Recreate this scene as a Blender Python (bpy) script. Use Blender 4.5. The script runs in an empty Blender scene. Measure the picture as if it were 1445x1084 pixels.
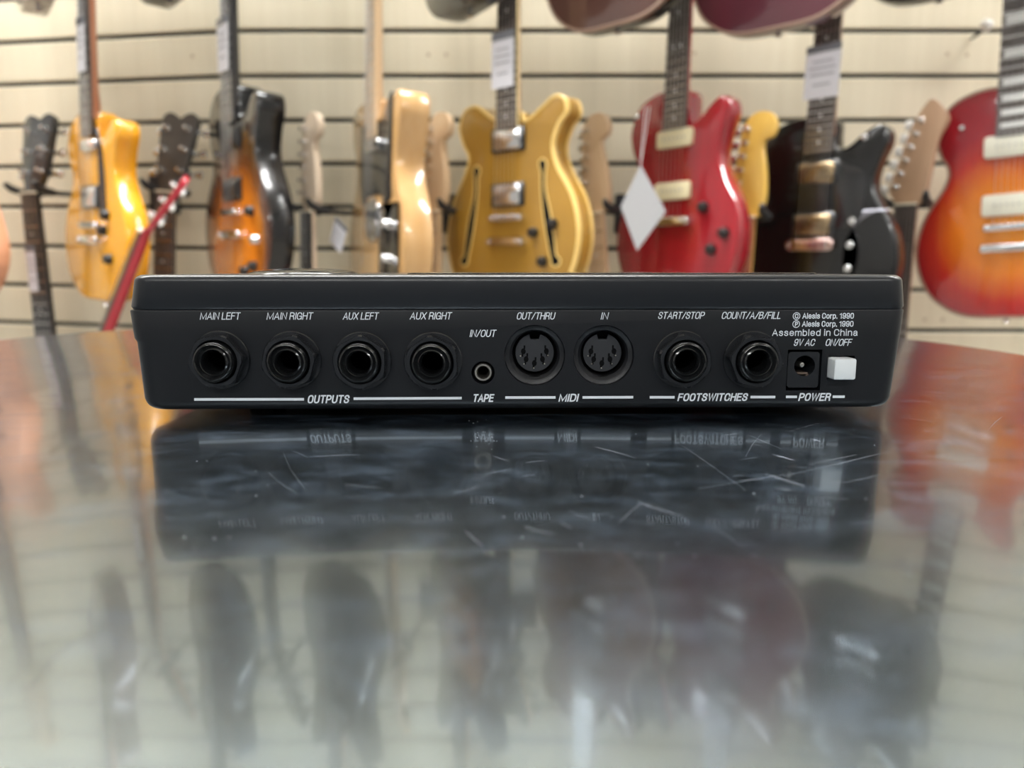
import bpy, bmesh, math, random
from mathutils import Vector, Matrix
random.seed(7)
PI = math.pi
sc = bpy.context.scene
COL = sc.collection

# ------------------------------------------------------------------ camera
FPX, CX, CY = 1040.0, 722.5, 542.0
PITCH = math.atan(160 / FPX)
CAM_H = 0.0456
cam_d = bpy.data.cameras.new('camera')
cam = bpy.data.objects.new('camera', cam_d)
COL.objects.link(cam)
cam.location = (0, 0, CAM_H)
cam.rotation_euler = (PI / 2 - PITCH, 0, 0)
cam_d.sensor_width = 36
cam_d.lens = 36 * FPX / 1445
cam_d.clip_start = 0.005
cam_d.dof.use_dof = True
cam_d.dof.focus_distance = 0.226
cam_d.dof.aperture_fstop = 11.5
sc.camera = cam

# ------------------------------------------------------------------ world, exposure
w = bpy.data.worlds.new('world')
sc.world = w
w.use_nodes = True
w.node_tree.nodes['Background'].inputs[0].default_value = (0.9, 0.95, 1, 1)
w.node_tree.nodes['Background'].inputs[1].default_value = 0.05
sc.view_settings.view_transform = 'Standard'
sc.view_settings.look = 'None'
sc.view_settings.gamma = 1
sc.view_settings.use_curve_mapping = False
sc.view_settings.exposure = 1.9
LAMP = 15.5            # emission of the ceiling panels

# ------------------------------------------------------------------ pixel -> point on a plane
def ray(px, py):
    u, v = (px - CX) / FPX, (CY - py) / FPX
    c, s = math.cos(PITCH), math.sin(PITCH)
    return Vector((u, c + v * s, -s + v * c))
def P(px, py, Y):
    d = ray(px, py)
    t = Y / d.y
    return Vector((d.x * t, Y, CAM_H + d.z * t))

# ------------------------------------------------------------------ materials
def lin(c):
    return tuple((x / 255 / 12.92) if x / 255 <= .04045 else ((x / 255 + .055) / 1.055) ** 2.4 for x in c)
def mat(name, col, rough=.5, metal=0., coat=0., spec=.5, alpha=1., trans=0., coat_r=.05):
    m = bpy.data.materials.new(name)
    m.use_nodes = True
    b = m.node_tree.nodes['Principled BSDF']
    b.inputs['Base Color'].default_value = (*col, 1)
    b.inputs['Roughness'].default_value = rough
    b.inputs['Metallic'].default_value = metal
    b.inputs['Coat Weight'].default_value = coat
    b.inputs['Coat Roughness'].default_value = coat_r
    b.inputs['Specular IOR Level'].default_value = spec
    b.inputs['Alpha'].default_value = alpha
    b.inputs['Transmission Weight'].default_value = trans
    return m
def N(m, t, **kw):
    n = m.node_tree.nodes.new(t)
    for k, v in kw.items():
        if k.startswith('i_'):
            key = k[2:]
            n.inputs[int(key) if key.isdigit() else key.replace('_', ' ')].default_value = v
        else:
            setattr(n, k, v)
    return n
def L(m, a, ao, b, bi):
    m.node_tree.links.new(a.outputs[ao], b.inputs[bi])
def bsdf(m):
    return m.node_tree.nodes['Principled BSDF']
def ramp(m, stops):
    r = N(m, 'ShaderNodeValToRGB')
    e = r.color_ramp.elements
    while len(e) < len(stops):
        e.new(.5)
    for el, (p, c) in zip(e, stops):
        el.position = p
        el.color = (*c, 1)
    return r
def grain(name, c1, c2, scale=(40, 40, 2.5), rough=.35, coat=.5, detail=4):
    m = mat(name, c1, rough, coat=coat)
    tc = N(m, 'ShaderNodeTexCoord')
    mp = N(m, 'ShaderNodeMapping')
    mp.inputs['Scale'].default_value = scale
    nz = N(m, 'ShaderNodeTexNoise', i_Scale=1.0, i_Detail=detail, i_Roughness=.6)
    r = ramp(m, [(.3, c1), (.7, c2)])
    L(m, tc, 'Object', mp, 'Vector'); L(m, mp, 'Vector', nz, 'Vector')
    L(m, nz, 'Fac', r, 'Fac'); L(m, r, 'Color', bsdf(m), 'Base Color')
    return m
def burst(name, stops, cz=-.02, ax=.16, az=.2, rough=.25):
    """sprayed sunburst finish: paint colour runs from the middle of the top to its rim"""
    m = mat(name, stops[0][1], rough, coat=1)
    tc = N(m, 'ShaderNodeTexCoord')
    mp = N(m, 'ShaderNodeMapping', vector_type='POINT')
    mp.inputs['Location'].default_value = (0, 0, -cz / az)
    mp.inputs['Scale'].default_value = (1 / ax, 0, 1 / az)
    ln = N(m, 'ShaderNodeVectorMath', operation='LENGTH')
    mp2 = N(m, 'ShaderNodeMapping'); mp2.inputs['Scale'].default_value = (90, 10, 4)
    nz = N(m, 'ShaderNodeTexNoise', i_Scale=1.0, i_Detail=3.0)
    ad = N(m, 'ShaderNodeMath', operation='MULTIPLY_ADD'); ad.inputs[1].default_value = .12
    r = ramp(m, stops)
    L(m, tc, 'Object', mp, 'Vector'); L(m, mp, 'Vector', ln, 0)
    L(m, tc, 'Object', mp2, 'Vector'); L(m, mp2, 'Vector', nz, 'Vector')
    L(m, nz, 'Fac', ad, 0); L(m, ln, 'Value', ad, 2)
    L(m, ad, 'Value', r, 'Fac'); L(m, r, 'Color', bsdf(m), 'Base Color')
    return m

# device
M_case = mat('charcoal_plastic', (.0044, .0052, .0070), .42, spec=.28, coat=.12, coat_r=.2)
M_lid = mat('charcoal_lid_plastic', (.0066, .0078, .0102), .36, spec=.34, coat=.18, coat_r=.12)
def fine_bump(m, scale, strength):
    tc = N(m, 'ShaderNodeTexCoord')
    nz = N(m, 'ShaderNodeTexNoise', i_Scale=scale, i_Detail=2.0)
    bp = N(m, 'ShaderNodeBump', i_Strength=strength, i_Distance=.0002)
    L(m, tc, 'Object', nz, 'Vector'); L(m, nz, 'Fac', bp, 'Height'); L(m, bp, 'Normal', bsdf(m), 'Normal')
fine_bump(M_case, 2500, .08); fine_bump(M_lid, 2500, .06)
M_nut = mat('black_nut_plastic', (.010, .011, .013), .2, spec=.6)
M_gloss = mat('gloss_black_plastic', (.006, .0065, .007), .12)
M_sock = mat('satin_black_socket', (.007, .0075, .009), .42, spec=.3)
M_void = mat('dark_recess', (.002, .002, .0025), .8, spec=.1)
M_disc = mat('socket_insulator', (.013, .014, .017), .45)
M_print = mat('white_print_ink', (.62, .66, .70), .55)
M_nickel = mat('dull_nickel', (.42, .40, .36), .35, metal=1)
M_button = mat('white_button_plastic', (.62, .65, .665), .4)
M_rubber = mat('black_rubber', (.01, .01, .01), .8)
M_panelgloss = mat('dark_clear_panel', (.01, .011, .012), .1)
# guitars
M_chrome = mat('chrome', (.80, .80, .80), .12, metal=1)
M_pearl = mat('pearl_buttons', (.85, .85, .82), .2, coat=1)
M_gold_hw = mat('aged_gold_hardware', (.34, .25, .15), .25, metal=1)
M_black_plastic = mat('black_guitar_plastic', (.012, .012, .013), .25, coat=.5)
M_knob = mat('black_knob', (.015, .014, .014), .35)
M_cream = mat('cream_plastic', (.76, .68, .44), .35)
M_cream2 = mat('ivory_plastic', (.72, .70, .58), .3)
M_white_dot = mat('pearl_inlay', (.75, .76, .74), .25)
M_fret = mat('fret_wire', (.75, .73, .70), .25, metal=1)
M_steel = mat('string_steel', (.6, .6, .6), .3, metal=1)
M_nutbone = mat('bone_nut', (.78, .72, .56), .4)
M_rose = grain('rosewood', (.055, .042, .036), (.10, .078, .066), rough=.5, coat=0)
M_ebony = grain('ebony', (.028, .026, .026), (.05, .047, .047), rough=.4, coat=0)
M_maple = grain('maple_neck', (.62, .43, .25), (.72, .52, .32), rough=.3, coat=.5)
M_maple_pale = grain('pale_maple_neck', (.66, .52, .38), (.74, .60, .45), rough=.4, coat=.2)
M_maple_aged = grain('amber_maple_neck', (.68, .40, .07), (.78, .50, .11), rough=.3, coat=.6)
M_maho = grain('mahogany_neck', (.36, .14, .07), (.46, .19, .10), rough=.3, coat=.5)
M_walnut = grain('brown_headstock_wood', (.36, .22, .13), (.46, .29, .18), rough=.4, coat=.3)
M_black_neck = mat('black_neck_lacquer', (.02, .021, .023), .25, coat=.6)
M_red_neck = mat('cherry_neck_lacquer', (.42, .02, .035), .2, coat=.8)
M_yellow = mat('yellow_lacquer', (.80, .36, .012), .25, coat=.7)
M_gold = grain('gold_lacquer', (.33, .17, .018), (.39, .21, .028), scale=(8, 8, 8), rough=.35, coat=.8)
M_blonde = grain('blonde_ash', (.52, .29, .105), (.62, .38, .165), scale=(45, 45, 3), rough=.25, coat=1)
M_cherry = grain('cherry_lacquer', (.25, .004, .011), (.34, .007, .016), scale=(25, 25, 2), rough=.2, coat=1)
M_black_body = mat('black_lacquer', (.0036, .0034, .0036), .25, coat=.4)
M_burst = burst('tobacco_burst', [(.0, (.86, .29, .018)), (.55, (.74, .21, .012)), (.80, (.13, .035, .008)), (.95, (.006, .0055, .0055))], cz=-.09, ax=.20, az=.26)
M_cburst = burst('cherry_burst', [(.0, (.80, .30, .015)), (.52, (.74, .20, .012)), (.80, (.48, .022, .012)), (1., (.30, .006, .016))], cz=.0, ax=.18, az=.20)
M_cside = mat('cherry_side_lacquer', (.42, .02, .03), .2, coat=1)
M_mauve = mat('dark_wine_lacquer', (.11, .03, .042), .22, coat=1)
M_brown = mat('dark_mahogany_lacquer', (.105, .05, .04), .25, coat=1)
M_dburst = burst('dark_burst', [(.0, (.62, .24, .05)), (.5, (.30, .10, .03)), (.72, (.03, .025, .025)), (1., (.02, .02, .021))], cz=.04, ax=.17, az=.2)
M_peach = mat('peach_lacquer', (.80, .42, .27), .25, coat=1)
M_binding = mat('cream_binding', (.82, .66, .36), .3, coat=.5)
M_gbind = mat('amber_cream_binding', (.86, .60, .20), .3, coat=.6)
M_ivory = mat('brown_binding', (.30, .20, .15), .35)
M_blackhang = mat('black_hanger_foam', (.018, .018, .019), .6)
M_paper = mat('tag_paper', (.86, .87, .94), .5)
M_paper_grey = mat('grey_tag_card', (.40, .40, .41), .6)
M_tagprint = mat('grey_tag_print', (.42, .43, .48), .6)
M_sleeve = mat('smoky_clear_sleeve', (.22, .23, .26), .15)
M_thread = mat('tag_thread', (.62, .52, .52), .7)

# ------------------------------------------------------------------ mesh builder
class MB:
    def __init__(s):
        s.v, s.f, s.mi = [], [], []
    def add(s, vs, fs, mi=0, M=None):
        o = len(s.v)
        s.v += [tuple((M @ Vector(v)) if M else v) for v in vs]
        for f in fs:
            s.f.append(tuple(i + o for i in f)); s.mi.append(mi)
        return s
    def loft(s, rings, mi=0, cap0=True, cap1=True, closed=True, M=None, mis=None):
        n = len(rings[0]); vs = [p for r in rings for p in r]; o = len(s.v)
        s.v += [tuple((M @ Vector(v)) if M else v) for v in vs]
        for k in range(len(rings) - 1):
            m_ = mis[k] if mis else mi
            for i in range(n if closed else n - 1):
                j = (i + 1) % n
                s.f.append((o + k * n + i, o + k * n + j, o + (k + 1) * n + j, o + (k + 1) * n + i)); s.mi.append(m_)
        if cap0: s.f.append(tuple(o + i for i in range(n))[::-1]); s.mi.append(cap0 - 1 if cap0 is not True else mi)
        if cap1: s.f.append(tuple(o + (len(rings) - 1) * n + i for i in range(n))); s.mi.append(cap1 - 1 if cap1 is not True else mi)
        return s
    def box(s, c, d, mi=0, M=None, bev=0):
        x, y, z = c; a, b, h = d[0] / 2, d[1] / 2, d[2] / 2
        if bev:
            def rr(ix, yy):
                return [(x + sx * (a - ix) if k else x + sx * (a - ix - bev), yy, z + sz * (h - ix - bev) if k else z + sz * (h - ix))
                        for sx, sz, k in ((1, 1, 0), (1, 1, 1), (1, -1, 1), (1, -1, 0), (-1, -1, 0), (-1, -1, 1), (-1, 1, 1), (-1, 1, 0))]
            return s.loft([rr(bev * .7, y - b), rr(0, y - b + bev * .7), rr(0, y + b)], mi, M=M)
        vs = [(x + i * a, y + j * b, z + k * h) for i in (-1, 1) for j in (-1, 1) for k in (-1, 1)]
        return s.add(vs, [(0, 1, 3, 2), (4, 6, 7, 5), (0, 4, 5, 1), (2, 3, 7, 6), (0, 2, 6, 4), (1, 5, 7, 3)], mi, M)
    def lathe(s, prof, c=(0, 0, 0), n=48, mi=0, M=None, cap0=False, cap1=False, mis=None):
        """profile of (radius, y) turned about the y axis"""
        rings = [[(c[0] + r * math.cos(2 * PI * i / n), c[1] + y, c[2] + r * math.sin(2 * PI * i / n)) for i in range(n)] for r, y in prof]
        return s.loft(rings, mi, cap0, cap1, M=M, mis=mis)
    def tube(s, pts, r, n=8, mi=0, M=None):
        pts = [Vector(p) for p in pts]; rings = []
        for i, p in enumerate(pts):
            t = (pts[min(i + 1, len(pts) - 1)] - pts[max(i - 1, 0)]).normalized()
            a = t.cross(Vector((0, 0, 1)) if abs(t.z) < .9 else Vector((1, 0, 0))).normalized(); b = t.cross(a)
            rad = r[i] if isinstance(r, (list, tuple)) else r
            rings.append([tuple(p + (a * math.cos(2 * PI * k / n) + b * math.sin(2 * PI * k / n)) * rad) for k in range(n)])
        return s.loft(rings, mi, M=M)
    def prism(s, out, y0, y1, mi=0, M=None, r=0, mis=None, cap0=True, cap1=True):
        if r:
            lv = [(r, y0), (.3 * r, y0 + .3 * r), (0, y0 + r), (0, y1 - r), (.3 * r, y1 - .3 * r), (r, y1)]
        else:
            lv = [(0, y0), (0, y1)]
        return s.loft([[(x, y, z) for x, z in inset(out, d)] for d, y in lv], mi, cap0, cap1, M=M, mis=mis)
    def mesh(s, name, mats, sharp=35):
        me = bpy.data.meshes.new(name)
        me.from_pydata(s.v, [], s.f)
        for m in (mats if isinstance(mats, (list, tuple)) else [mats]): me.materials.append(m)
        for p, mi in zip(me.polygons, s.mi): p.material_index = mi; p.use_smooth = True
        bm = bmesh.new(); bm.from_mesh(me); bmesh.ops.recalc_face_normals(bm, faces=bm.faces); bm.to_mesh(me); bm.free()
        me.set_sharp_from_angle(angle=math.radians(sharp))
        return me
    def build(s, name, mats, parent=None, sharp=35):
        return link(name, s.mesh(name, mats, sharp), parent)
def link(name, me, parent=None, loc=None, label=None):
    o = bpy.data.objects.new(name, me); COL.objects.link(o)
    if parent: o.parent = parent
    if loc is not None: o.location = loc
    if label: o['label'] = label
    return o
def inset(out, d):
    if not d: return list(out)
    n = len(out); res = []
    area = sum(out[i][0] * out[(i + 1) % n][1] - out[(i + 1) % n][0] * out[i][1] for i in range(n))
    sg = 1 if area > 0 else -1
    for i in range(n):
        a, b = out[i - 1], out[(i + 1) % n]
        tx, tz = b[0] - a[0], b[1] - a[1]; l = math.hypot(tx, tz) or 1
        res.append((out[i][0] - tz / l * d * sg, out[i][1] + tx / l * d * sg))
    return res
def spline(pts, k=6):
    res, n = [], len(pts)
    for i in range(n):
        p0, p1, p2, p3 = (pts[(i + j - 1) % n] for j in range(4))
        for q in range(k):
            t = q / k
            res.append(tuple(.5 * (2 * b + (c - a) * t + (2 * a - 5 * b + 4 * c - d) * t * t + (3 * b - a - 3 * c + d) * t ** 3)
                             for a, b, c, d in zip(p0, p1, p2, p3)))
    return res
def rrect(w_, h_, r, n=5, cx=0, cz=0):
    return [(cx + sx * (w_ / 2 - r) + r * math.cos(a0 + PI / 2 * i / n), cz + sz * (h_ / 2 - r) + r * math.sin(a0 + PI / 2 * i / n))
            for sx, sz, a0 in ((1, 1, 0), (-1, 1, PI / 2), (-1, -1, PI), (1, -1, 1.5 * PI)) for i in range(n + 1)]
def thing(name, label, cat, group=None, M=None):
    o = bpy.data.objects.new(name, None); COL.objects.link(o); o.empty_display_size = .02
    if M is not None: o.matrix_world = M
    return tag(o, label, cat, group)
def tag(o, label, cat, group=None):
    o['label'] = label; o['category'] = cat
    if group: o['group'] = group
    return o
def struct(o):
    o['kind'] = 'structure'; return o

# ------------------------------------------------------------------ room
WY, FLOOR, CEIL, ZP = 1.75, -.75, 1.90, .0959       # wall plane, floor, ceiling, slat pitch
M_floor = grain('grey_floor_vinyl', (.30, .28, .25), (.36, .34, .31), scale=(3, 3, 3), rough=.5, coat=0)
M_ceil = mat('white_ceiling', (.80, .80, .78), .8)
M_wallp = mat('light_wall_paint', (.36, .355, .35), .8)
M_wallf = mat('dark_wall_paint', (.12, .12, .125), .8)
M_slat = mat('maple_slatwall', (.7, .6, .42), .45, spec=.3)
_m = M_slat
_tc = N(_m, 'ShaderNodeTexCoord'); _mp = N(_m, 'ShaderNodeMapping'); _mp.inputs['Scale'].default_value = (9, 9, .5)
_nz = N(_m, 'ShaderNodeTexNoise', i_Scale=1.0, i_Detail=5.0, i_Roughness=.55)
_mp2 = N(_m, 'ShaderNodeMapping'); _mp2.inputs['Scale'].default_value = (60, 60, 2)
_nz2 = N(_m, 'ShaderNodeTexNoise', i_Scale=1.0, i_Detail=3.0)
_r = ramp(_m, [(.30, (.62, .56, .42)), (.52, (.70, .635, .48)), (.72, (.75, .68, .52))])
_r2 = ramp(_m, [(.3, (.95, .94, .92)), (.7, (1, 1, 1))])
_mx = N(_m, 'ShaderNodeMix', data_type='RGBA', blend_type='MULTIPLY'); _mx.inputs['Factor'].default_value = 1
L(_m, _tc, 'Object', _mp, 'Vector'); L(_m, _mp, 'Vector', _nz, 'Vector'); L(_m, _nz, 'Fac', _r, 'Fac')
L(_m, _tc, 'Object', _mp2, 'Vector'); L(_m, _mp2, 'Vector', _nz2, 'Vector'); L(_m, _nz2, 'Fac', _r2, 'Fac')
L(_m, _r, 'Color', _mx, 6); L(_m, _r2, 'Color', _mx, 7); L(_m, _mx, 2, bsdf(_m), 'Base Color')
M_groove = mat('dark_groove_insert', (.016, .017, .015), .6)

RX0, RX1, RY0 = -2.6, 2.8, -4.2
b = MB()
b.box(((RX0 + RX1) / 2, WY + .06, (FLOOR + CEIL) / 2), (RX1 - RX0, .06, CEIL - FLOOR), 1)
zg0 = .0966            # height of one groove above the table
def bay(x, zc):
    """the bay at the far left stands a little back and its rows drop towards the corner"""
    k = max(0, min(1, (-.62 - x) / .6))
    return (x, WY + .07 * k * 0, zc + (.19 - zc) * .075 * k)
k0 = int((FLOOR - zg0) / ZP) - 1
xs = (RX0, -1.22, -.92, -.62, RX1)
for k in range(k0, 30):
    za, zb = max(zg0 + k * ZP + .0050, FLOOR), min(zg0 + (k + 1) * ZP - .0050, CEIL)
    if zb - za < .01: continue
    rings = []
    for x in xs:
        za_, zb_ = bay(x, za)[2], bay(x, zb)[2]
        if za == FLOOR: za_ = FLOOR
        if zb == CEIL: zb_ = CEIL
        rings.append([(x, WY, za_ + .002), (x, WY + .002, za_), (x, WY + .031, za_), (x, WY + .031, zb_), (x, WY + .002, zb_), (x, WY, zb_ - .002)])
    b.loft(rings, 0)
for k in range(k0, 30):
    zc = zg0 + k * ZP
    if not FLOOR + .02 < zc < CEIL - .02: continue
    b.loft([[(x, WY + .004, bay(x, zc)[2] - .0056), (x, WY + .031, bay(x, zc)[2] - .0056), (x, WY + .031, bay(x, zc)[2] + .0056), (x, WY + .004, bay(x, zc)[2] + .0056)] for x in xs], 1)
wall = struct(b.build('wall_back', [M_slat, M_groove], sharp=20))
def cap(px, py):
    p = P(px, py, WY)
    o = MB().lathe([(.0045, .002), (.0045, -.0006), (.0035, -.001)], n=16, cap1=True).build('screw_cap', M_screw, wall)
    o.location = p
M_screw = mat('beige_screw_cap', (.46, .37, .25), .5)
for q in ((605, 77), (630, 77), (980, 75), (1337, 76), (1365, 77), (1305, 451), (1330, 451), (272, 79)): cap(*q)
struct(MB().box(((RX0 + RX1) / 2, (RY0 + WY) / 2, FLOOR - .03), (RX1 - RX0 + .4, WY - RY0 + .4, .06)).build('floor', M_floor))
struct(MB().box(((RX0 + RX1) / 2, (RY0 + WY) / 2, CEIL + .03), (RX1 - RX0 + .4, WY - RY0 + .4, .06)).build('ceiling', M_ceil))
struct(MB().box((RX0 - .03, (RY0 + WY) / 2, (FLOOR + CEIL) / 2), (.06, WY - RY0 + .3, CEIL - FLOOR)).build('wall_left', M_wallp))
struct(MB().box((RX1 + .03, (RY0 + WY) / 2, (FLOOR + CEIL) / 2), (.06, WY - RY0 + .3, CEIL - FLOOR)).build('wall_right', M_wallp))
struct(MB().box(((RX0 + RX1) / 2, RY0 - .03, (FLOOR + CEIL) / 2), (RX1 - RX0, .06, CEIL - FLOOR)).build('wall_front', M_wallf))

# ceiling lights: white frame, glowing diffuser
M_diff = mat('lit_diffuser', (.9, .9, .9), .5)
bsdf(M_diff).inputs['Emission Color'].default_value = (1, 1, .985, 1)
bsdf(M_diff).inputs['Emission Strength'].default_value = LAMP
M_lframe = mat('white_light_frame', (.8, .8, .8), .4)
def ceiling_light(x, y, label):
    t = thing('ceiling_light', label, 'light', 'ceiling light panels', Matrix.Translation((x, y, CEIL)))
    f = MB()
    for sx in (-1, 1):
        f.box((sx * .6, 0, -.012), (.02, .32, .024)); f.box((0, sx * .15, -.012), (1.18, .02, .024))
    f.build('frame', M_lframe, t)
    MB().box((0, 0, -.009), (1.18, .28, .006)).build('diffuser', M_diff, t)
for x, nx in ((-1.4, 'left'), (-.1, 'middle'), (2.1, 'right')):
    for y, ny in ((1.05, 'row near the guitar wall'), (-2.6, 'row behind the camera')):
        ceiling_light(x, y, f'long flat ceiling light panel, {nx} one of the {ny}')

# ------------------------------------------------------------------ table with a rounded end
M_table = mat('scratched_dark_metal_top', (.25, .30, .34), .09, metal=1)
m = M_table
tc = N(m, 'ShaderNodeTexCoord')
mp = N(m, 'ShaderNodeMapping'); mp.inputs['Scale'].default_value = (14, 60, 14)
n1 = N(m, 'ShaderNodeTexNoise', i_Scale=1.0, i_Detail=6.0, i_Roughness=.62)
r1 = ramp(m, [(.36, (.04, .04, .04)), (.6, (.055, .055, .055)), (.8, (.11, .11, .11))])
L(m, tc, 'Object', mp, 'Vector'); L(m, mp, 'Vector', n1, 'Vector'); L(m, n1, 'Fac', r1, 'Fac'); L(m, r1, 'Color', bsdf(m), 'Roughness')
# fine brushed grain that makes reflections waver
mp3 = N(m, 'ShaderNodeMapping'); mp3.inputs['Scale'].default_value = (12, 420, 12)
n3 = N(m, 'ShaderNodeTexNoise', i_Scale=1.0, i_Detail=3.0)
bp = N(m, 'ShaderNodeBump', i_Strength=.12, i_Distance=.00004)
L(m, tc, 'Object', mp3, 'Vector'); L(m, mp3, 'Vector', n3, 'Vector'); L(m, n3, 'Fac', bp, 'Height'); L(m, bp, 'Normal', bsdf(m), 'Normal')
# worn, duller lobe over the polish, patchy with handling
dull = N(m, 'ShaderNodeBsdfPrincipled')
dull.inputs['Base Color'].default_value = (.25, .30, .34, 1); dull.inputs['Metallic'].default_value = 1; dull.inputs['Roughness'].default_value = .19
L(m, bp, 'Normal', dull, 'Normal')
n5 = N(m, 'ShaderNodeTexNoise', i_Scale=1.0, i_Detail=5.0, i_Roughness=.65)
mp5 = N(m, 'ShaderNodeMapping'); mp5.inputs['Scale'].default_value = (30, 45, 30)
r5 = ramp(m, [(.3, (.64, .64, .64)), (.7, (.88, .88, .88))])
L(m, tc, 'Object', mp5, 'Vector'); L(m, mp5, 'Vector', n5, 'Vector'); L(m, n5, 'Fac', r5, 'Fac')
mix0 = N(m, 'ShaderNodeMixShader')
L(m, r5, 'Color', mix0, 0); L(m, bsdf(m), 0, mix0, 1); L(m, dull, 0, mix0, 2)
# thin grey-blue haze of dust and smears
haze = N(m, 'ShaderNodeBsdfPrincipled')
haze.inputs['Base Color'].default_value = (.15, .215, .31, 1); haze.inputs['Roughness'].default_value = .45
n4 = N(m, 'ShaderNodeTexNoise', i_Scale=1.0, i_Detail=6.0, i_Roughness=.68, i_Distortion=.6)
r4 = ramp(m, [(.40, (.002, .002, .002)), (.53, (.03, .03, .03)), (.69, (.13, .13, .13))])
mixs = N(m, 'ShaderNodeMixShader')
mp4 = N(m, 'ShaderNodeMapping'); mp4.inputs['Scale'].default_value = (70, 110, 70)
L(m, tc, 'Object', mp4, 'Vector'); L(m, mp4, 'Vector', n4, 'Vector'); L(m, n4, 'Fac', r4, 'Fac')
L(m, r4, 'Color', mixs, 0); L(m, mix0, 0, mixs, 1); L(m, haze, 0, mixs, 2)
L(m, mixs, 0, m.node_tree.nodes['Material Output'], 'Surface')
TCX, TCY, TR = -.0368, .404, .317
out = [(TCX + TR * math.cos(PI * i / 72), TCY + TR * math.sin(PI * i / 72)) for i in range(73)] + [(TCX - TR, -.45), (TCX + TR, -.45)]
t = thing('table', 'glossy dark metal table with a rounded end under the drum machine', 'table', M=Matrix.Translation((0, 0, FLOOR)))
b = MB()
b.loft([[(x, y, z - FLOOR) for x, y in inset(out, d)] for d, z in ((.0012, 0), (.0003, -.0004), (0, -.0012), (0, -.0235), (.001, -.025))], 0)
b.build('tabletop', M_table, t)
M_tleg = mat('black_table_steel', (.02, .02, .02), .4)
for x, y in ((-.24, .42), (.17, .42), (-.24, -.36), (.17, -.36)):
    MB().tube([(x, y, 0), (x, y, -FLOOR - .0245)], .022, 16, M=None).build('leg', M_tleg, t)
def open_arc(a, m_, c): return [a * (1 - t_) ** 2 + m_ * 2 * t_ * (1 - t_) + c * t_ * t_ for t_ in (i / 6 for i in range(7))]
# hair scratches in the top: thin bright burrs standing in the surface
M_scr = mat('bright_scratch', (.34, .37, .42), .45, metal=1)
def tp(px, py):
    d = ray(px, py); k = -CAM_H / d.z
    return Vector((d.x * k, d.y * k, -FLOOR))
for q, wd in (((1105, 672, 1255, 637), .7), (880, 600, 1052, 694) and ((965, 630, 1052, 692), .6), ((655, 748, 682, 772), 1.2), ((742, 653, 770, 650), 1.0),
           ((1052, 645, 1075, 612), .5), ((872, 740, 905, 710), .6), ((985, 690, 1120, 668), .5), ((400, 640, 430, 690), .4), ((1395, 606, 1414, 588), .7)):
    a, c = tp(q[0], q[1]), tp(q[2], q[3])
    mid = (a + c) / 2 + Vector((random.uniform(-.0006, .0006), random.uniform(-.0006, .0006), 0))
    MB().tube([a, (a + mid) / 2, mid, (c + mid) / 2, c], [.00001, .00003 * wd, .00004 * wd, .00003 * wd, .00001], 5).build('scratch', M_scr, t)

for k in range(34):
    px_ = random.gauss(1090, 95); py_ = random.uniform(606, 745)
    if k > 21: px_ = random.uniform(240, 1000)
    a_ = random.uniform(-.9, .5); ln_ = random.uniform(14, 75)
    a, c = tp(px_, py_), tp(px_ + ln_ * math.cos(a_), py_ - .6 * ln_ * math.sin(a_))
    mid = (a + c) / 2 + Vector((random.uniform(-.0012, .0012), random.uniform(-.001, .001), 0))
    MB().tube(open_arc(a, mid, c), [.00001] + [.000010 + .000008 * random.random()] * 5 + [.00001], 4).build('scratch', M_scr, t)
b = MB()
for k in range(70):
    p_ = tp(random.gauss(682, 9), random.gauss(607, 15)) if k < 34 else tp(random.uniform(215, 1250), random.uniform(600, 790))
    r_ = random.uniform(.00004, .00011)
    b.box((p_.x, p_.y, r_ * .3), (r_ * 2, r_ * random.uniform(1, 3), r_ * .6), 0, Matrix.Identity(4))
du = b.build('dust', mat('pale_dust', (.45, .48, .52), .8)); du['kind'] = 'stuff'; tag(du, 'pale dust specks on the table in front of the small tape jack', 'dust')
# ------------------------------------------------------------------ drum machine
DY, DA = .227, math.radians(1.1)
ex, ey = Vector((math.cos(DA), math.sin(DA), 0)), Vector((-math.sin(DA), math.cos(DA), 0))
DO = Vector((0, DY, 0))
def D(px, py, dy=0.):
    """pixel -> (x, z) on the panel plane (dy behind it), in the machine's own axes"""
    d = ray(px, py); C = Vector((0, 0, CAM_H)) - DO
    k = (dy - C.dot(ey)) / d.dot(ey)
    q = C + d * k
    return q.dot(ex), q.z
PX = .000219
dm = thing('drum_machine', 'black drum machine on the table, rear panel of jacks and white lettering facing out', 'drum machine',
           M=Matrix.Translation(DO) @ Matrix.Rotation(DA, 4, 'Z'))
DEPTH = .165
def section(xl, xr, yf, yb, r, z, n=8):
    c = [(xr - r, yb - r, 0), (xl + r, yb - r, PI / 2), (xl + r, yf + r, PI), (xr - r, yf + r, 1.5 * PI)]
    return [(cx_ + r * math.cos(a + PI / 2 * i / n), cy_ + r * math.sin(a + PI / 2 * i / n), z) for cx_, cy_, a in c for i in range(n + 1)]
SD = .0035
def lr(yl, xl, yr, xr):
    a, z1 = D(xl, yl, SD); c, z2 = D(xr, yr, SD)
    return a, c, D(xl, yl)[1] * .5 + D(xr, yr)[1] * .5
lv = [lr(576, 216, 574, 1240)]
rows = [(437, 180, 437, 1278.5), (478, 186.5, 478, 1272.5), (483.5, 190.5, 482, 1271.5), (563, 202.5, 560, 1257.5)]
pr = [lr(*q) for q in rows]
zbot = D(700, 577.5)[1]
R0 = .0065
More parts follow.
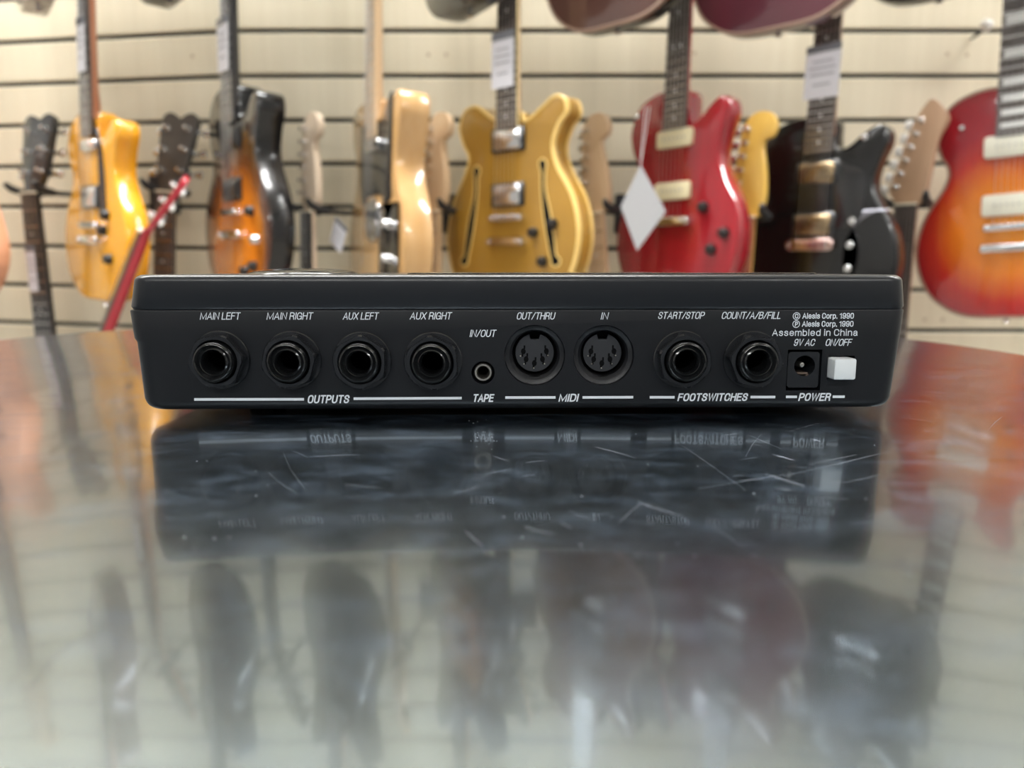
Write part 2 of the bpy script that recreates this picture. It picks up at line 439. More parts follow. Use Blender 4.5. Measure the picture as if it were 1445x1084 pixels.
secs = [section(pr[0][0] + .0006, pr[0][1] - .0006, .0006, DEPTH - .0006, R0, pr[0][2]),
        section(pr[0][0] + .0001, pr[0][1] - .0001, .0001, DEPTH, R0, pr[0][2] - .0002), section(pr[0][0], pr[0][1], 0, DEPTH, R0, pr[0][2] - .0006),
        section(pr[1][0], pr[1][1], 0, DEPTH, R0, pr[1][2]), section(pr[2][0], pr[2][1], 0, DEPTH, R0, pr[2][2]),
        section(pr[3][0] - .0003, pr[3][1] + .0003, 0, DEPTH, R0, zbot + .0032)]
for k in range(1, 7):
    a = PI / 2 * k / 6
    i_ = .0030 * (1 - math.cos(a))
    secs.append(section(pr[3][0] + i_, pr[3][1] - i_, i_ * .55, DEPTH - i_, R0, zbot + .0030 * (1 - math.sin(a))))
b = MB(); b.loft(secs, 0)
shell = b.build('lower_case', M_case, dm)

# openings cut into the case
jacks = [(311.5, 508.0, 8), (412.5, 508.5, 14), (511.3, 509.3, 28), (611.3, 509.8, 34), (962.3, 507.5, 40), (1061, 508, 52)]
midis = [(754.6, 501.8), (851.8, 501.8)]
cut = MB()
for jx, jy, _ in jacks:
    x, z = D(jx, jy); cut.lathe([(.0042, -.003), (.0042, .018)], (x, 0, z), 40, cap0=True, cap1=True)
for jx, jy in midis:
    x, z = D(jx, jy); cut.lathe([(.0099, -.002), (.0094, .0003), (.0090, .0085)], (x, 0, z), 64, cap0=True, cap1=True)
tx, tz = D(681.7, 526); cut.lathe([(.0036, -.002), (.0036, .012)], (tx, 0, tz), 40, cap0=True, cap1=True)
def rect_px(x0, y0, x1, y1, dy=0):
    a, zt = D(x0, y0, dy); c, zb_ = D(x1, y1, dy); return (a + c) / 2, (zt + zb_) / 2, c - a, zt - zb_
qx, qz, qw, qh = rect_px(1112, 493.5, 1157, 551); cut.box((qx, .005, qz), (qw, .014, qh))
wx, wz, ww, wh = rect_px(1168.5, 502.3, 1204, 536.3); cut.box((wx, .005, wz), (ww, .014, wh))
cutter = cut.build('cutter', M_void)
cutter.matrix_world = Matrix.Translation(DO) @ Matrix.Rotation(DA, 4, 'Z')
bpy.context.view_layer.update()
md = shell.modifiers.new('cut', 'BOOLEAN'); md.object = cutter; md.operation = 'DIFFERENCE'; md.solver = 'EXACT'
bpy.context.view_layer.update()
me2 = bpy.data.meshes.new_from_object(shell.evaluated_get(bpy.context.evaluated_depsgraph_get()))
shell.modifiers.clear(); shell.data = me2
for p in me2.polygons: p.use_smooth = True
me2.set_sharp_from_angle(angle=math.radians(28))
bpy.data.objects.remove(cutter)

# lid
tl = [lr(434.3, 179.8, 434.3, 1280.5), lr(400, 183.5, 402, 1279)]
ztop = D(720, 387.8)[1]
secs = [section(tl[0][0] + .0006, tl[0][1] - .0006, .0009, DEPTH - .0008, R0, pr[0][2] - .0001),
        section(tl[0][0] + .0002, tl[0][1] - .0002, .0005, DEPTH, R0, tl[0][2] + .0003),
        section(tl[1][0], tl[1][1], .0010, DEPTH - .0005, R0, ztop - .0023)]
for k in range(1, 8):
    a = PI / 2 * k / 7; i_ = .0022 * (1 - math.cos(a))
    secs.append(section(tl[1][0] + i_, tl[1][1] - i_, .0010 + i_, DEPTH - .0005 - i_, R0, ztop - .0022 * (1 - math.sin(a))))
b = MB(); b.loft(secs, 0)
b.build('lid', M_lid, dm)
# raised panel, dome and pads on the top
x0, _ = D(572, 384, .03); x1, _ = D(1160, 384, .03)
b = MB(); b.loft([[(x, y, z) for x, y in inset([(p[0] + (x0 + x1) / 2, p[1] + .072) for p in rrect(x1 - x0, .085, .006)], d)] for d, z in ((0, ztop - .0002), (0, ztop + .0003), (.0004, ztop + .0005))])
b.build('raised_panel', M_panelgloss, dm)
x0, _ = D(333, 384, .05); x1, _ = D(497, 384, .05); rr_ = (x1 - x0) / 2
b = MB(); rings = []
for k in range(9):
    a = PI / 2 * k / 9
    rings.append([((x0 + x1) / 2 + rr_ * math.cos(a) * math.cos(2 * PI * i / 48), .065 + rr_ * math.cos(a) * math.sin(2 * PI * i / 48), ztop - .0002 + .0024 * math.sin(a)) for i in range(48)])
b.loft(rings); b.build('domed_cover', M_panelgloss, dm)
# feet
for x in (-.085, .085):
    for y in (.028, .14):
        b = MB(); b.loft([[(x + r * math.cos(2 * PI * i / 24), y + r * math.sin(2 * PI * i / 24), z) for i in range(24)] for r, z in ((.0055, .0001), (.006, .0006), (.006, zbot + .0002))])
        b.build('rubber_foot', M_rubber, dm)

# quarter inch jacks
def jack(jx, jy, rot):
    x, z = D(jx, jy)
    b = MB()
    b.lathe([(.0060, .0006), (.0060, -.0065), (.0057, -.0071), (.0053, -.0072), (.0049, -.0067), (.0046, -.0061), (.0043, -.0063), (.0039, -.0065), (.0035, -.0061), (.00325, -.0045), (.0032, .004), (.0032, .0165)], (0, 0, 0), 56)
    b.lathe([(.0032, .0162), (.0002, .0163)], n=40, mi=1)
    bush = b.build('jack', [M_gloss, M_void], dm, sharp=50); bush.location = (x, 0, z)
    n = 120; rings = []
    ap = .00755
    def hexr(t):
        t = (t - math.radians(rot)) % (PI / 3); return ap / math.cos(t - PI / 6)
    for f, y in ((lambda q: q, -.0007), (lambda q: q, -.0036), (lambda q: min(q, .0084), -.0042), (lambda q: min(q * .985, .0079), -.0048), (lambda q: .0067, -.0048), (lambda q: .0063, -.0040), (lambda q: .0061, -.0008)):
        rings.append([(f(hexr(2 * PI * i / n)) * math.cos(2 * PI * i / n), y, f(hexr(2 * PI * i / n)) * math.sin(2 * PI * i / n)) for i in range(n)])
    nb = MB(); nb.loft(rings, cap0=False, cap1=False); nb.build('nut', M_nut, bush, sharp=22)
    MB().lathe([(.0061, -.0008), (.0088, -.0008), (.0091, -.0005), (.0091, .0001)], n=56).build('washer', M_nut, bush)
for q in jacks: jack(*q)

# five pin sockets
def midi(mx, my, dx_, dy_):
    x, z = D(mx, my)
    d = .0048
    cx_, cz_ = D(dx_, dy_, d)
    px_ = PX * (1 + d / .227)
    b = MB()
    b.lathe([(.0094, .0003), (.0092, .0012), (.0084, .0016), (.0079, .0017)], n=64)
    # stepped shield ring running into the dark bore, offset to the disc centre
    ox, oz = cx_ - x, cz_ - z
    def ring(r, y, k): return [(ox * k + r * math.cos(2 * PI * i / 64), y, oz * k + r * math.sin(2 * PI * i / 64)) for i in range(64)]
    b.loft([ring(.0079, .0017, 0), ring(.0074, .0022, .7), ring(.0071, .0026, 1)], 0, False, False)
    b.loft([ring(.0071, .0026, 1), ring(.0070, .0080, 1), ring(.0001, .0081, 1)], 1, False, False)
    s = b.build('midi_socket', [M_sock, M_void], dm); s.location = (x, 0, z)
    # insulator disc with a key notch
    r = 27 * px_; o_ = []
    for i in range(96):
        a = PI / 2 + 2 * PI * (i + .5) / 96
        da = min(abs(a - PI / 2), abs(a - PI / 2 - 2 * PI)) * r
        o_.append((r * math.cos(a), (r * math.sin(a)) if da > 6.2 * px_ else r - 8 * px_))
    db = MB(); db.prism(o_, d, d + .003); do = db.build('insulator_disc', M_disc, s, sharp=40); do.location = (ox, 0, oz)
    for hx, hz, bx, bz in ((-16, 1.8, -20, -4.8), (-12, -9.3, -15, -16), (-.3, -15, -1, -22), (11.2, -9.3, 14, -16), (16.6, 2, 18.8, -4)):
        hb = MB()
        hb.prism([(math.cos(2 * PI * i / 20) * 3.4 * px_, math.sin(2 * PI * i / 20) * 4.3 * px_) for i in range(20)], d - .00012, d + .0006)
        hb.box((.4 * (1 if hx < 0 else -1 if hx > 1 else 0) * 4 * px_, d + .0002, 6 * px_), (2.4 * px_, .0007, 5 * px_))
        hb.box((0 - .3 * (1 if hx < 0 else -1 if hx > 1 else 0) * 4 * px_, d + .0002, -5 * px_), (2.4 * px_, .0007, 5 * px_))
        ho = hb.build('pin_hole', M_void, s); ho.location = (ox + hx * px_, 0, oz + hz * px_)
        pb = MB(); pb.lathe([(.00022, d + .0003), (.00024, d - .0003), (.0001, d - .0004)], n=12, cap1=True)
        po = pb.build('pin_contact', M_nickel, s); po.location = (ox + bx * px_, 0, oz + bz * px_)
    kb = MB(); kb.box((0, .0036, 0), (16 * px_, .0026, 5.5 * px_), 1); kb.box((-.3 * px_, .0022, -3.2 * px_), (12.5 * px_, .0004, 1.2 * px_), 0)
    ko = kb.build('shield_tab', [M_nickel, M_void], s); ko.location = (ox, 0, oz - 34.5 * px_)
midi(*midis[0], 754.4, 497.7); midi(*midis[1], 849.8, 497.7)

# tape jack
b = MB()
b.lathe([(.0028, .004), (.0029, .0010), (.0026, .0006), (.0021, .0006), (.0018, .0012), (.00175, .009)], n=40)
b.lathe([(.0036, .0032), (.0028, .0033)], n=40, mi=1)
b.lathe([(.00175, .009), (.0001, .0091)], n=40, mi=1)
to = b.build('tape_jack', [M_nickel, M_void], dm); to.location = (tx, 0, tz)

# power inlet
pb = MB()
cxp, czp = D(1135, 516.2, .001)
hw, hh = qw - .0009, qh - .0016
fy = .0008
n = 48; r = 15 * PX
hole = [(cxp + r * math.cos(2 * PI * i / n + PI / 4), czp + r * math.sin(2 * PI * i / n + PI / 4)) for i in range(n)]
def onrect(a):
    c_, s_ = math.cos(a), math.sin(a); k = min((hw / 2) / abs(c_) if abs(c_) > 1e-9 else 9, (hh / 2) / abs(s_) if abs(s_) > 1e-9 else 9)
    return (qx + .0001 + c_ * k, qz + s_ * k)
sq = [onrect(2 * PI * i / n + PI / 4) for i in range(n)]
pb.loft([[(x, .011, z) for x, z in sq], [(x, fy, z) for x, z in sq], [(x, fy, z) for x, z in hole], [(x, .010, z) for x, z in hole]], 0, False, False)
pb.loft([[(x, .010, z) for x, z in hole], [(cxp + (x - cxp) * .01, .0101, czp + (z - czp) * .01) for x, z in hole]], 1, False, False)
pi = pb.build('power_inlet', [M_nut, M_void], dm)
MB().lathe([(.0009, .010), (.0009, .0026), (.0007, .0020), (.0003, .0019)], (D(1131.8, 515, .002)[0], 0, D(1131.8, 515, .002)[1]), 24, cap1=True).build('centre_pin', M_nickel, pi)
MB().box((cxp + .0001, .006, czp - .0026), (.0034, .007, .0006)).build('spring_contact', mat('brown_contact_metal', (.20, .15, .12), .4, metal=1), pi)

# power switch button
bx, bz, bw, bh = rect_px(1178.5, 506.5, 1208, 536.5, -.0042)
b = MB(); y0 = -.0042
base = rrect(bw, bh, .0007, 4)
b.loft([[(x, y, z) for x, z in inset(base, d)] for d, y in ((.0006, y0), (.0002, y0 + .0002), (0, y0 + .0007), (0, .009))])
bo = b.build('power_button', M_button, dm); bo.location = (bx, 0, bz)
bo['label'] = 'white square push button'

# printed lettering: condensed sans drawn with the strokes of each letter
def gl(w_, *st): return w_, st
O_ = [(.24, 1), (.40, .93), (.47, .70), (.47, .30), (.40, .07), (.24, 0), (.08, .07), (.01, .30), (.01, .70), (.08, .93)]
GLYPH = {
 'A': gl(.52, [(0, 0), (.26, 1), (.52, 0)], [(.09, .32), (.43, .32)]),
 'B': gl(.45, [(0, 0), (0, 1)], ('s', [(0, 1), (.24, 1), (.37, .93), (.40, .77), (.36, .61), (.24, .54), (0, .54)]), ('s', [(0, .54), (.26, .54), (.41, .45), (.45, .27), (.41, .09), (.26, 0), (0, 0)])),
 'C': gl(.47, ('s', [(.46, .68), (.42, .90), (.25, 1), (.08, .93), (.01, .70), (.01, .30), (.08, .07), (.25, 0), (.42, .10), (.46, .32)])),
 'D': gl(.47, [(0, 0), (0, 1)], ('s', [(0, 1), (.22, 1), (.40, .91), (.47, .66), (.47, .34), (.40, .09), (.22, 0), (0, 0)])),
 'E': gl(.40, [(.40, 1), (0, 1), (0, 0), (.40, 0)], [(0, .53), (.36, .53)]),
 'F': gl(.38, [(.38, 1), (0, 1), (0, 0)], [(0, .52), (.34, .52)]),
 'G': gl(.49, ('s', [(.47, .72), (.42, .92), (.25, 1), (.08, .93), (.01, .70), (.01, .30), (.08, .07), (.25, 0), (.41, .09), (.48, .30)]), [(.48, .02), (.48, .47), (.27, .47)]),
 'H': gl(.46, [(0, 0), (0, 1)], [(.46, 0), (.46, 1)], [(0, .53), (.46, .53)]),
 'I': gl(.02, [(.01, 0), (.01, 1)]),
 'L': gl(.36, [(0, 1), (0, 0), (.36, 0)]),
 'M': gl(.66, [(0, 0), (0, 1), (.33, .06), (.66, 1), (.66, 0)]),
 'N': gl(.46, [(0, 0), (0, 1), (.46, 0), (.46, 1)]),
 'O': gl(.48, ('c', O_)),
 'P': gl(.44, [(0, 0), (0, 1)], ('s', [(0, 1), (.24, 1), (.39, .92), (.44, .72), (.39, .52), (.24, .44), (0, .44)])),
 'R': gl(.46, [(0, 0), (0, 1)], ('s', [(0, 1), (.24, 1), (.38, .93), (.43, .75), (.38, .57), (.24, .50), (0, .50)]), ('s', [(.24, .50), (.37, .42), (.42, .25), (.46, 0)])),
 'S': gl(.44, ('s', [(.43, .73), (.38, .92), (.22, 1), (.06, .92), (.02, .75), (.09, .60), (.22, .53), (.36, .44), (.43, .27), (.38, .08), (.22, 0), (.05, .08), (0, .28)])),
 'T': gl(.44, [(0, 1), (.44, 1)], [(.22, 1), (.22, 0)]),
 'U': gl(.46, ('s', [(0, 1), (0, .60), (.01, .24), (.09, .05), (.23, 0), (.37, .05), (.45, .24), (.46, .60), (.46, 1)])),
 'V': gl(.48, [(0, 1), (.24, 0), (.48, 1)]),
 'W': gl(.72, [(0, 1), (.18, 0), (.36, 1), (.54, 0), (.72, 1)]),
 'X': gl(.48, [(0, 0), (.48, 1)], [(0, 1), (.48, 0)]),
 '/': gl(.30, [(0, -.02), (.30, 1.02)]),
 '9': gl(.43, ('c', [(.22, 1), (.37, .93), (.42, .70), (.37, .49), (.22, .42), (.07, .49), (.01, .71), (.07, .93)]), ('s', [(.42, .70), (.42, .35), (.36, .08), (.21, 0), (.07, .06), (.02, .22)])),
 '0': gl(.43, ('c', [(x * .9, z) for x, z in O_])),
 '1': gl(.26, [(.03, .78), (.22, .96), (.22, 0)]),
 '.': gl(.03, [(.015, -.04), (.015, .08)]),
 'a': gl(.37, ('s', [(.03, .52), (.07, .67), (.20, .73), (.32, .66), (.35, .50), (.35, .16), (.38, 0)]), ('s', [(.35, .44), (.20, .40), (.05, .32), (.01, .16), (.09, .01), (.22, 0), (.35, .18)])),
 'b': gl(.39, [(0, 0), (0, 1)], ('s', [(0, .52), (.08, .69), (.21, .73), (.34, .62), (.38, .37), (.34, .10), (.21, 0), (.08, .04), (0, .20)])),
 'd': gl(.39, [(.39, 0), (.39, 1)], ('s', [(.39, .52), (.31, .69), (.18, .73), (.05, .62), (.01, .37), (.05, .10), (.18, 0), (.31, .04), (.39, .20)])),
 'e': gl(.40, ('s', [(.02, .39), (.38, .39), (.35, .62), (.21, .73), (.06, .64), (.01, .37), (.06, .09), (.21, 0), (.34, .07), (.38, .20)])),
 'h': gl(.37, [(0, 0), (0, 1)], ('s', [(0, .50), (.08, .68), (.21, .73), (.34, .64), (.37, .48), (.37, 0)])),
 'i': gl(.02, [(.01, 0), (.01, .72)], [(.01, .90), (.01, 1.02)]),
 'l': gl(.02, [(.01, 0), (.01, 1)]),
 'm': gl(.60, [(0, 0), (0, .72)], ('s', [(0, .52), (.06, .68), (.17, .73), (.27, .66), (.30, .50), (.30, 0)]), ('s', [(.30, .52), (.36, .68), (.47, .73), (.57, .66), (.60, .50), (.60, 0)])),
 'n': gl(.37, [(0, 0), (0, .72)], ('s', [(0, .50), (.08, .68), (.21, .73), (.34, .64), (.37, .48), (.37, 0)])),
 'o': gl(.40, ('c', [(.20, .73), (.34, .64), (.39, .37), (.34, .09), (.20, 0), (.06, .09), (.01, .37), (.06, .64)])),
 'p': gl(.39, [(0, -.26), (0, .72)], ('s', [(0, .52), (.08, .69), (.21, .73), (.34, .62), (.38, .37), (.34, .10), (.21, 0), (.08, .04), (0, .20)])),
 'r': gl(.23, [(0, 0), (0, .72)], ('s', [(0, .44), (.07, .64), (.16, .71), (.23, .70)])),
 's': gl(.35, ('s', [(.33, .54), (.28, .68), (.17, .73), (.05, .67), (.02, .54), (.09, .44), (.18, .39), (.30, .32), (.34, .18), (.28, .04), (.17, 0), (.05, .05), (0, .20)])),
}
def open_spline(p, k=5, closed=False):
    n = len(p); res = []
    for i in range(n if closed else n - 1):
        g_ = (lambda j: p[j % n]) if closed else (lambda j: p[max(0, min(n - 1, j))])
        p0, p1, p2, p3 = g_(i - 1), g_(i), g_(i + 1), g_(i + 2)
        for q in range(k):
            t_ = q / k
            res.append(tuple(.5 * (2 * b_ + (c - a) * t_ + (2 * a - 5 * b_ + 4 * c - d) * t_ * t_ + (3 * b_ - a - 3 * c + d) * t_ ** 3) for a, b_, c, d in zip(p0, p1, p2, p3)))
    if not closed: res.append(p[-1])
    return res
def ribbon(mb, pts, wd, closed, xf):
    """flat stroke of even width along pts, mitred at the corners"""
    n = len(pts); Lf, Rt = [], []
    for i in range(n):
        a = pts[i - 1] if (i or closed) else None; c = pts[(i + 1) % n] if (i < n - 1 or closed) else None
        d1 = Vector((pts[i][0] - a[0], pts[i][1] - a[1])).normalized() if a else None
        d2 = Vector((c[0] - pts[i][0], c[1] - pts[i][1])).normalized() if c else None
        d1 = d1 or d2; d2 = d2 or d1
        n1_, n2_ = Vector((-d1.y, d1.x)), Vector((-d2.y, d2.x))
        m_ = (n1_ + n2_)
        m_ = m_.normalized() if m_.length > .2 else n1_
        k = min(1 / max(.3, m_.dot(n1_)), 1.6) * wd / 2
        Lf.append((pts[i][0] + m_.x * k, pts[i][1] + m_.y * k)); Rt.append((pts[i][0] - m_.x * k, pts[i][1] - m_.y * k))
    vs = [xf(*q) for q in Lf] + [xf(*q) for q in Rt]
    mb.add(vs, [(i, (i + 1) % n, n + (i + 1) % n, n + i) for i in range(n if closed else n - 1)])
def text(s_, x0, x1, base_py, cap_px, shear=.2, wd=1.3, gap=.17):
    """one printed word: x0..x1 and its base line are where it stands on the panel, wd the stroke width"""
    adv = []; x = 0
    for ch_ in s_:
        if ch_ == ' ': x += .26; continue
        adv.append((ch_, x)); x += GLYPH[ch_][0] + gap
    tot = x - gap
    span = (x1 - x0 - wd) - shear * cap_px
    kx = span / tot; kz = cap_px - wd
    ax, az = D(x0, base_py); bx_, _ = D(x1, base_py); kk = (bx_ - ax) / (x1 - x0); _, tz0 = D(x0, base_py - cap_px); kzz = (tz0 - az) / cap_px
    mb = MB(); lay = [0]
    def xf(px_, pz_): return (ax + (px_ + shear * pz_) * kk, -.00005 - lay[0] * 1e-6, az + pz_ * kzz)
    for ch_, gx in adv:
        for st_ in GLYPH[ch_][1]:
            closed = False
            if isinstance(st_, tuple):
                closed = st_[0] == 'c'; st_ = open_spline(st_[1], 5, closed)
            pts = [(wd / 2 + (gx + q[0]) * kx, wd / 2 + q[1] * kz) for q in st_]
            if not closed:      # carry straight stroke ends out to the full cap height
                for e, e2 in ((0, 1), (-1, -2)):
                    v = Vector(pts[e]) - Vector(pts[e2]); v = v.normalized() * wd / 2; pts[e] = (pts[e][0] + v.x * .9, pts[e][1] + v.y * .9)
            lay[0] += 1
            ribbon(mb, pts, wd, closed, xf)
    return mb.build('lettering', M_print, dm)
for s, x0, x1, by, ch in (('MAIN LEFT', 282, 340.5, 451.2, 10.3), ('MAIN RIGHT', 376, 443, 451.2, 10.3), ('AUX LEFT', 483.5, 535.5, 451.2, 10.3),
                          ('AUX RIGHT', 578, 638.5, 451, 10.3), ('IN/OUT', 662.5, 701, 475.6, 10.2), ('OUT/THRU', 728.5, 784.2, 451, 10.2),
                          ('IN', 847.3, 859.5, 451, 10.2), ('START/STOP', 928, 995, 450.2, 10.1), ('COUNT/A/B/FILL', 1017.5, 1103, 450.2, 10.1),
                          ('9V AC', 1119.3, 1150.8, 488.2, 9.9), ('ON/OFF', 1164, 1202.5, 488.2, 9.9)):
    text(s, x0, x1, by, ch, .21, 1.22)
for s, x0, x1, by, ch in (('OUTPUTS', 433.5, 494.5, 569.3, 11.7), ('TAPE', 666.5, 698, 567.4, 11.2), ('MIDI', 787.8, 817.5, 567.0, 11.2),
                          ('FOOTSWITCHES', 955.5, 1056, 566.3, 11.2), ('POWER', 1126, 1173.2, 566.0, 11.2)):
    text(s, x0, x1, by, ch, .21, 2.0, .22)
text('Alesis Corp. 1990', 1132, 1204.6, 449.9, 8.2, 0, 1.25, .2)
text('Alesis Corp. 1990', 1131.4, 1204.0, 461.2, 8.2, 0, 1.25, .2)
text('Assembled in China', 1089.3, 1209.6, 474.2, 9.6, 0, 1.2, .2)
text('C', 1121.4, 1126.4, 449.3, 6.4, 0, 1.2)
text('P', 1121.6, 1125.8, 460.6, 6.4, 0, 1.2)
for cx_, cy_ in ((1123.9, 446.1), (1123.4, 457.4)):
    x, z = D(cx_, cy_)
    MB().lathe([(5.3 * PX, -.00006), (4.35 * PX, -.00006)], (x, 0, z), 40).build('lettering', M_print, dm)
for x0, x1, y0_, y1_ in ((274, 429, 563.8, 563.6), (499, 651.5, 562.8, 562), (713, 784, 561.2, 561), (822, 893.5, 561, 560.7), (917, 952, 560.8, 560.8), (1059, 1094, 560.5, 560.5),
                       (1109, 1124.7, 560.2, 560.2), (1175, 1192, 560, 560)):
    a, za = D(x0, y0_ - 1.9); c, zc_ = D(x1, y1_ - 1.9); hgt = 3.7 * PX
    MB().add([(a, -.00006, za - hgt), (c, -.00006, zc_ - hgt), (c, -.00006, zc_), (a, -.00006, za)], [(0, 1, 2, 3)]).build('printed_rule', M_print, dm)

# ------------------------------------------------------------------ guitars
SL = .63
LP = [(0, -.168), (.08, -.162), (.138, -.120), (.163, -.048), (.152, .022), (.120, .078), (.107, .115), (.114, .155), (.126, .188), (.121, .214), (.104, .221), (.080, .208), (.054, .187), (.034, .184), (.029, .205),
      (.024, .242), (-.02, .250), (-.065, .248), (-.108, .228), (-.130, .185), (-.124, .143), (-.108, .112), (-.115, .080), (-.150, .022), (-.163, -.048), (-.138, -.120), (-.08, -.162)]
TELE = [(0, -.155), (.085, -.150), (.140, -.115), (.160, -.045), (.150, .025), (.122, .085), (.113, .125), (.124, .165), (.137, .205), (.131, .236), (.110, .243), (.085, .226), (.058, .198), (.036, .196), (.030, .220),
        (.026, .243), (-.02, .246), (-.07, .250), (-.112, .246), (-.136, .220), (-.134, .175), (-.116, .130), (-.120, .085), (-.150, .025), (-.160, -.045), (-.140, -.115), (-.085, -.150)]
STRAT = [(0, -.155), (.08, -.150), (.135, -.110), (.158, -.045), (.140, .025), (.112, .080), (.108, .125), (.120, .175), (.132, .220), (.120, .240), (.095, .220), (.060, .195), (.034, .192), (.028, .210),
         (-.028, .215), (-.040, .225), (-.070, .262), (-.105, .300), (-.130, .295), (-.134, .255), (-.118, .190), (-.110, .130), (-.122, .075), (-.148, .020), (-.160, -.045), (-.138, -.112), (-.08, -.150)]
SEMI = [(0, -.165), (.09, -.160), (.150, -.120), (.174, -.045), (.160, .030), (.122, .090), (.110, .130), (.122, .165), (.140, .186), (.135, .211), (.111, .219), (.085, .206), (.057, .190), (.038, .184), (.029, .200),
        (-.029, .200), (-.040, .196), (-.060, .208), (-.090, .226), (-.122, .220), (-.138, .188), (-.126, .150), (-.111, .125), (-.124, .090), (-.160, .030), (-.174, -.045), (-.150, -.120), (-.09, -.160)]
BODY = {'lp': LP, 'tele': TELE, 'strat': STRAT, 'semi': SEMI}
_cache = {}
def cached(key, fn):
    if key not in _cache: _cache[key] = fn()
    return _cache[key]
def fw(z): return .0285 - (.0285 - .0215) * (z - .17) / (SL - .17)        # half width of the fretboard
def fretboard_mesh(mats, dots, zend=.172):
    b = MB()
    def ring(z): return [(-fw(z), -.0045, z), (fw(z), -.0045, z), (fw(z), -.0088, z), (.6 * fw(z), -.0098, z), (-.6 * fw(z), -.0098, z), (-fw(z), -.0088, z)]
    b.loft([ring(zend), ring(SL)])
    for n_ in range(1, 23):
        z = SL * 2 ** (-n_ / 12)
        b.box((0, -.0100, z), (2 * fw(z) - .001, .0012, .0018), 1)
        if n_ in (3, 5, 7, 9, 12, 15, 17, 19, 21):
            zm = (z + SL * 2 ** (-(n_ - 1) / 12)) / 2
            gap = SL * 2 ** (-(n_ - 1) / 12) - z
            if dots == 'block': b.box((0, -.0098, zm), (fw(z) * 1.45, .0006, gap * .72), 2)
            else:
                for dx in ((-.009, .009) if n_ == 12 else (0,)): b.lathe([(.003, -.0098), (.003, -.0101)], (dx, 0, zm), 12, 2, cap1=True)
    return b.mesh('fretboard', mats, 30)
def neck_mesh(m_, z0):
    b = MB(); rings = []
    for z, th in ((z0, .022), (z0 + .03, .0215), (z0 + .06, .0175), (.45, .0165), (SL - .02, .0155), (SL + .004, .014)):
        h = fw(z) - .0002
        rings.append([(-h, -.0045, z), (h, -.0045, z)] + [(h * math.cos(a), -.0035 + th * math.sin(a) ** .8, z) for a in (PI * k / 10 for k in range(1, 10))])
    b.loft(rings); return b.mesh('neck', m_, 40)
HEADS = {
    'three': ([(-.0215, 0), (-.024, .018), (-.034, .045), (-.040, .10), (-.044, .155), (-.030, .172), (-.012, .168), (0, .160), (.012, .168), (.030, .172), (.044, .155), (.040, .10), (.034, .045), (.024, .018), (.0215, 0)], 13),
    'six': ([(-.0215, 0), (-.027, .014), (-.036, .024), (-.036, .05), (-.032, .10), (-.026, .160), (-.018, .182), (.004, .196), (.030, .192), (.043, .172), (.038, .150), (.022, .143), (.020, .128), (.028, .09), (.033, .045), (.030, .018), (.0215, 0)], 0),
    'point': ([(-.0215, 0), (-.030, .012), (-.040, .03), (-.034, .06), (-.026, .10), (-.016, .15), (-.002, .185), (.018, .208), (.046, .180), (.052, .160), (.040, .130), (.036, .08), (.034, .04), (.030, .016), (.0215, 0)], 8)}
def head_mesh(kind, mats):
    o_, _ = HEADS[kind]
    n_ = len(o_); fine = []
    for i in range(n_ - 1):
        p0, p1, p2, p3 = o_[max(i - 1, 0)], o_[i], o_[i + 1], o_[min(i + 2, n_ - 1)]
        for q in range(4):
            t_ = q / 4
            fine.append(tuple(.5 * (2 * b_ + (c - a) * t_ + (2 * a - 5 * b_ + 4 * c - d) * t_ * t_ + (3 * b_ - a - 3 * c + d) * t_ ** 3) for a, b_, c, d in zip(p0, p1, p2, p3)))
    fine.append(o_[-1])
    b = MB(); b.prism(fine, 0, .0145, 0, r=.0015, mis=[0, 0, 1, 1, 1], cap1=2); return b.mesh('headstock', mats, 30)
def tuner_mesh(side, mats, big):
    b = MB()
    b.lathe([(.0055, .001), (.0055, -.002), (.0042, -.0025), (.0034, -.011), (.0042, -.013), (.002, -.0138)], n=16, cap1=True)
    b.box((side * .004, .019, 0), (.018, .010, .014), 0)
    b.tube([(side * .008, .019, 0), (side * .026, .019, 0)], .0028, 8)
    k = 1.25 if big else 1.
    b.loft([[(side * x, .019 + .0042 * s_ * k * math.cos(a), .0085 * s_ * k * math.sin(a)) for a in (2 * PI * i / 14 for i in range(14))] for x, s_ in ((.024, .55), (.0255, .9), (.032, 1.05), (.038, .9), (.0395, .5))], 1)
    return b.mesh('tuner', mats, 40)
def humbucker(mats):
    b = MB()
    b.box((0, -.0025, 0), (.086, .005, .046), 1, bev=.002); b.box((0, -.006, 0), (.069, .007, .038), 0, bev=.003)
    for i in range(6): b.lathe([(.0022, -.0094), (.0018, -.0100)], (-.025 + .01 * i, 0, .009), 10, 0, cap1=True)
    return b.mesh('pickup', mats, 40)
def soapbar(mats, w_=.086, h_=.034):
    b = MB(); b.prism(rrect(w_, h_, .007), -.0085, .0005, 0, r=.002)
    for i in range(6): b.lathe([(.0024, -.0085), (.0022, -.0090)], (-.025 + .01 * i, 0, 0), 10, 1, cap1=True)
    return b.mesh('pickup', mats, 40)
def bar(w_, h_, d_, y, mats, name, posts=True, saddles=False):
    b = MB(); b.prism(rrect(w_, h_, h_ * .45), y - d_, y, 0, r=min(.003, d_ * .3))
    if posts:
        for sx in (-1, 1): b.lathe([(.0052, .001), (.0052, y - d_ - .001), (.003, y - d_ - .002)], (sx * (w_ / 2 - .006), 0, 0), 16, 0, cap1=True)
    if saddles:
        for i in range(6): b.box((-.026 + .0104 * i, y - d_ - .001, 0), (.006, .004, h_ * .8), 0)
    return b.mesh(name, mats, 40)
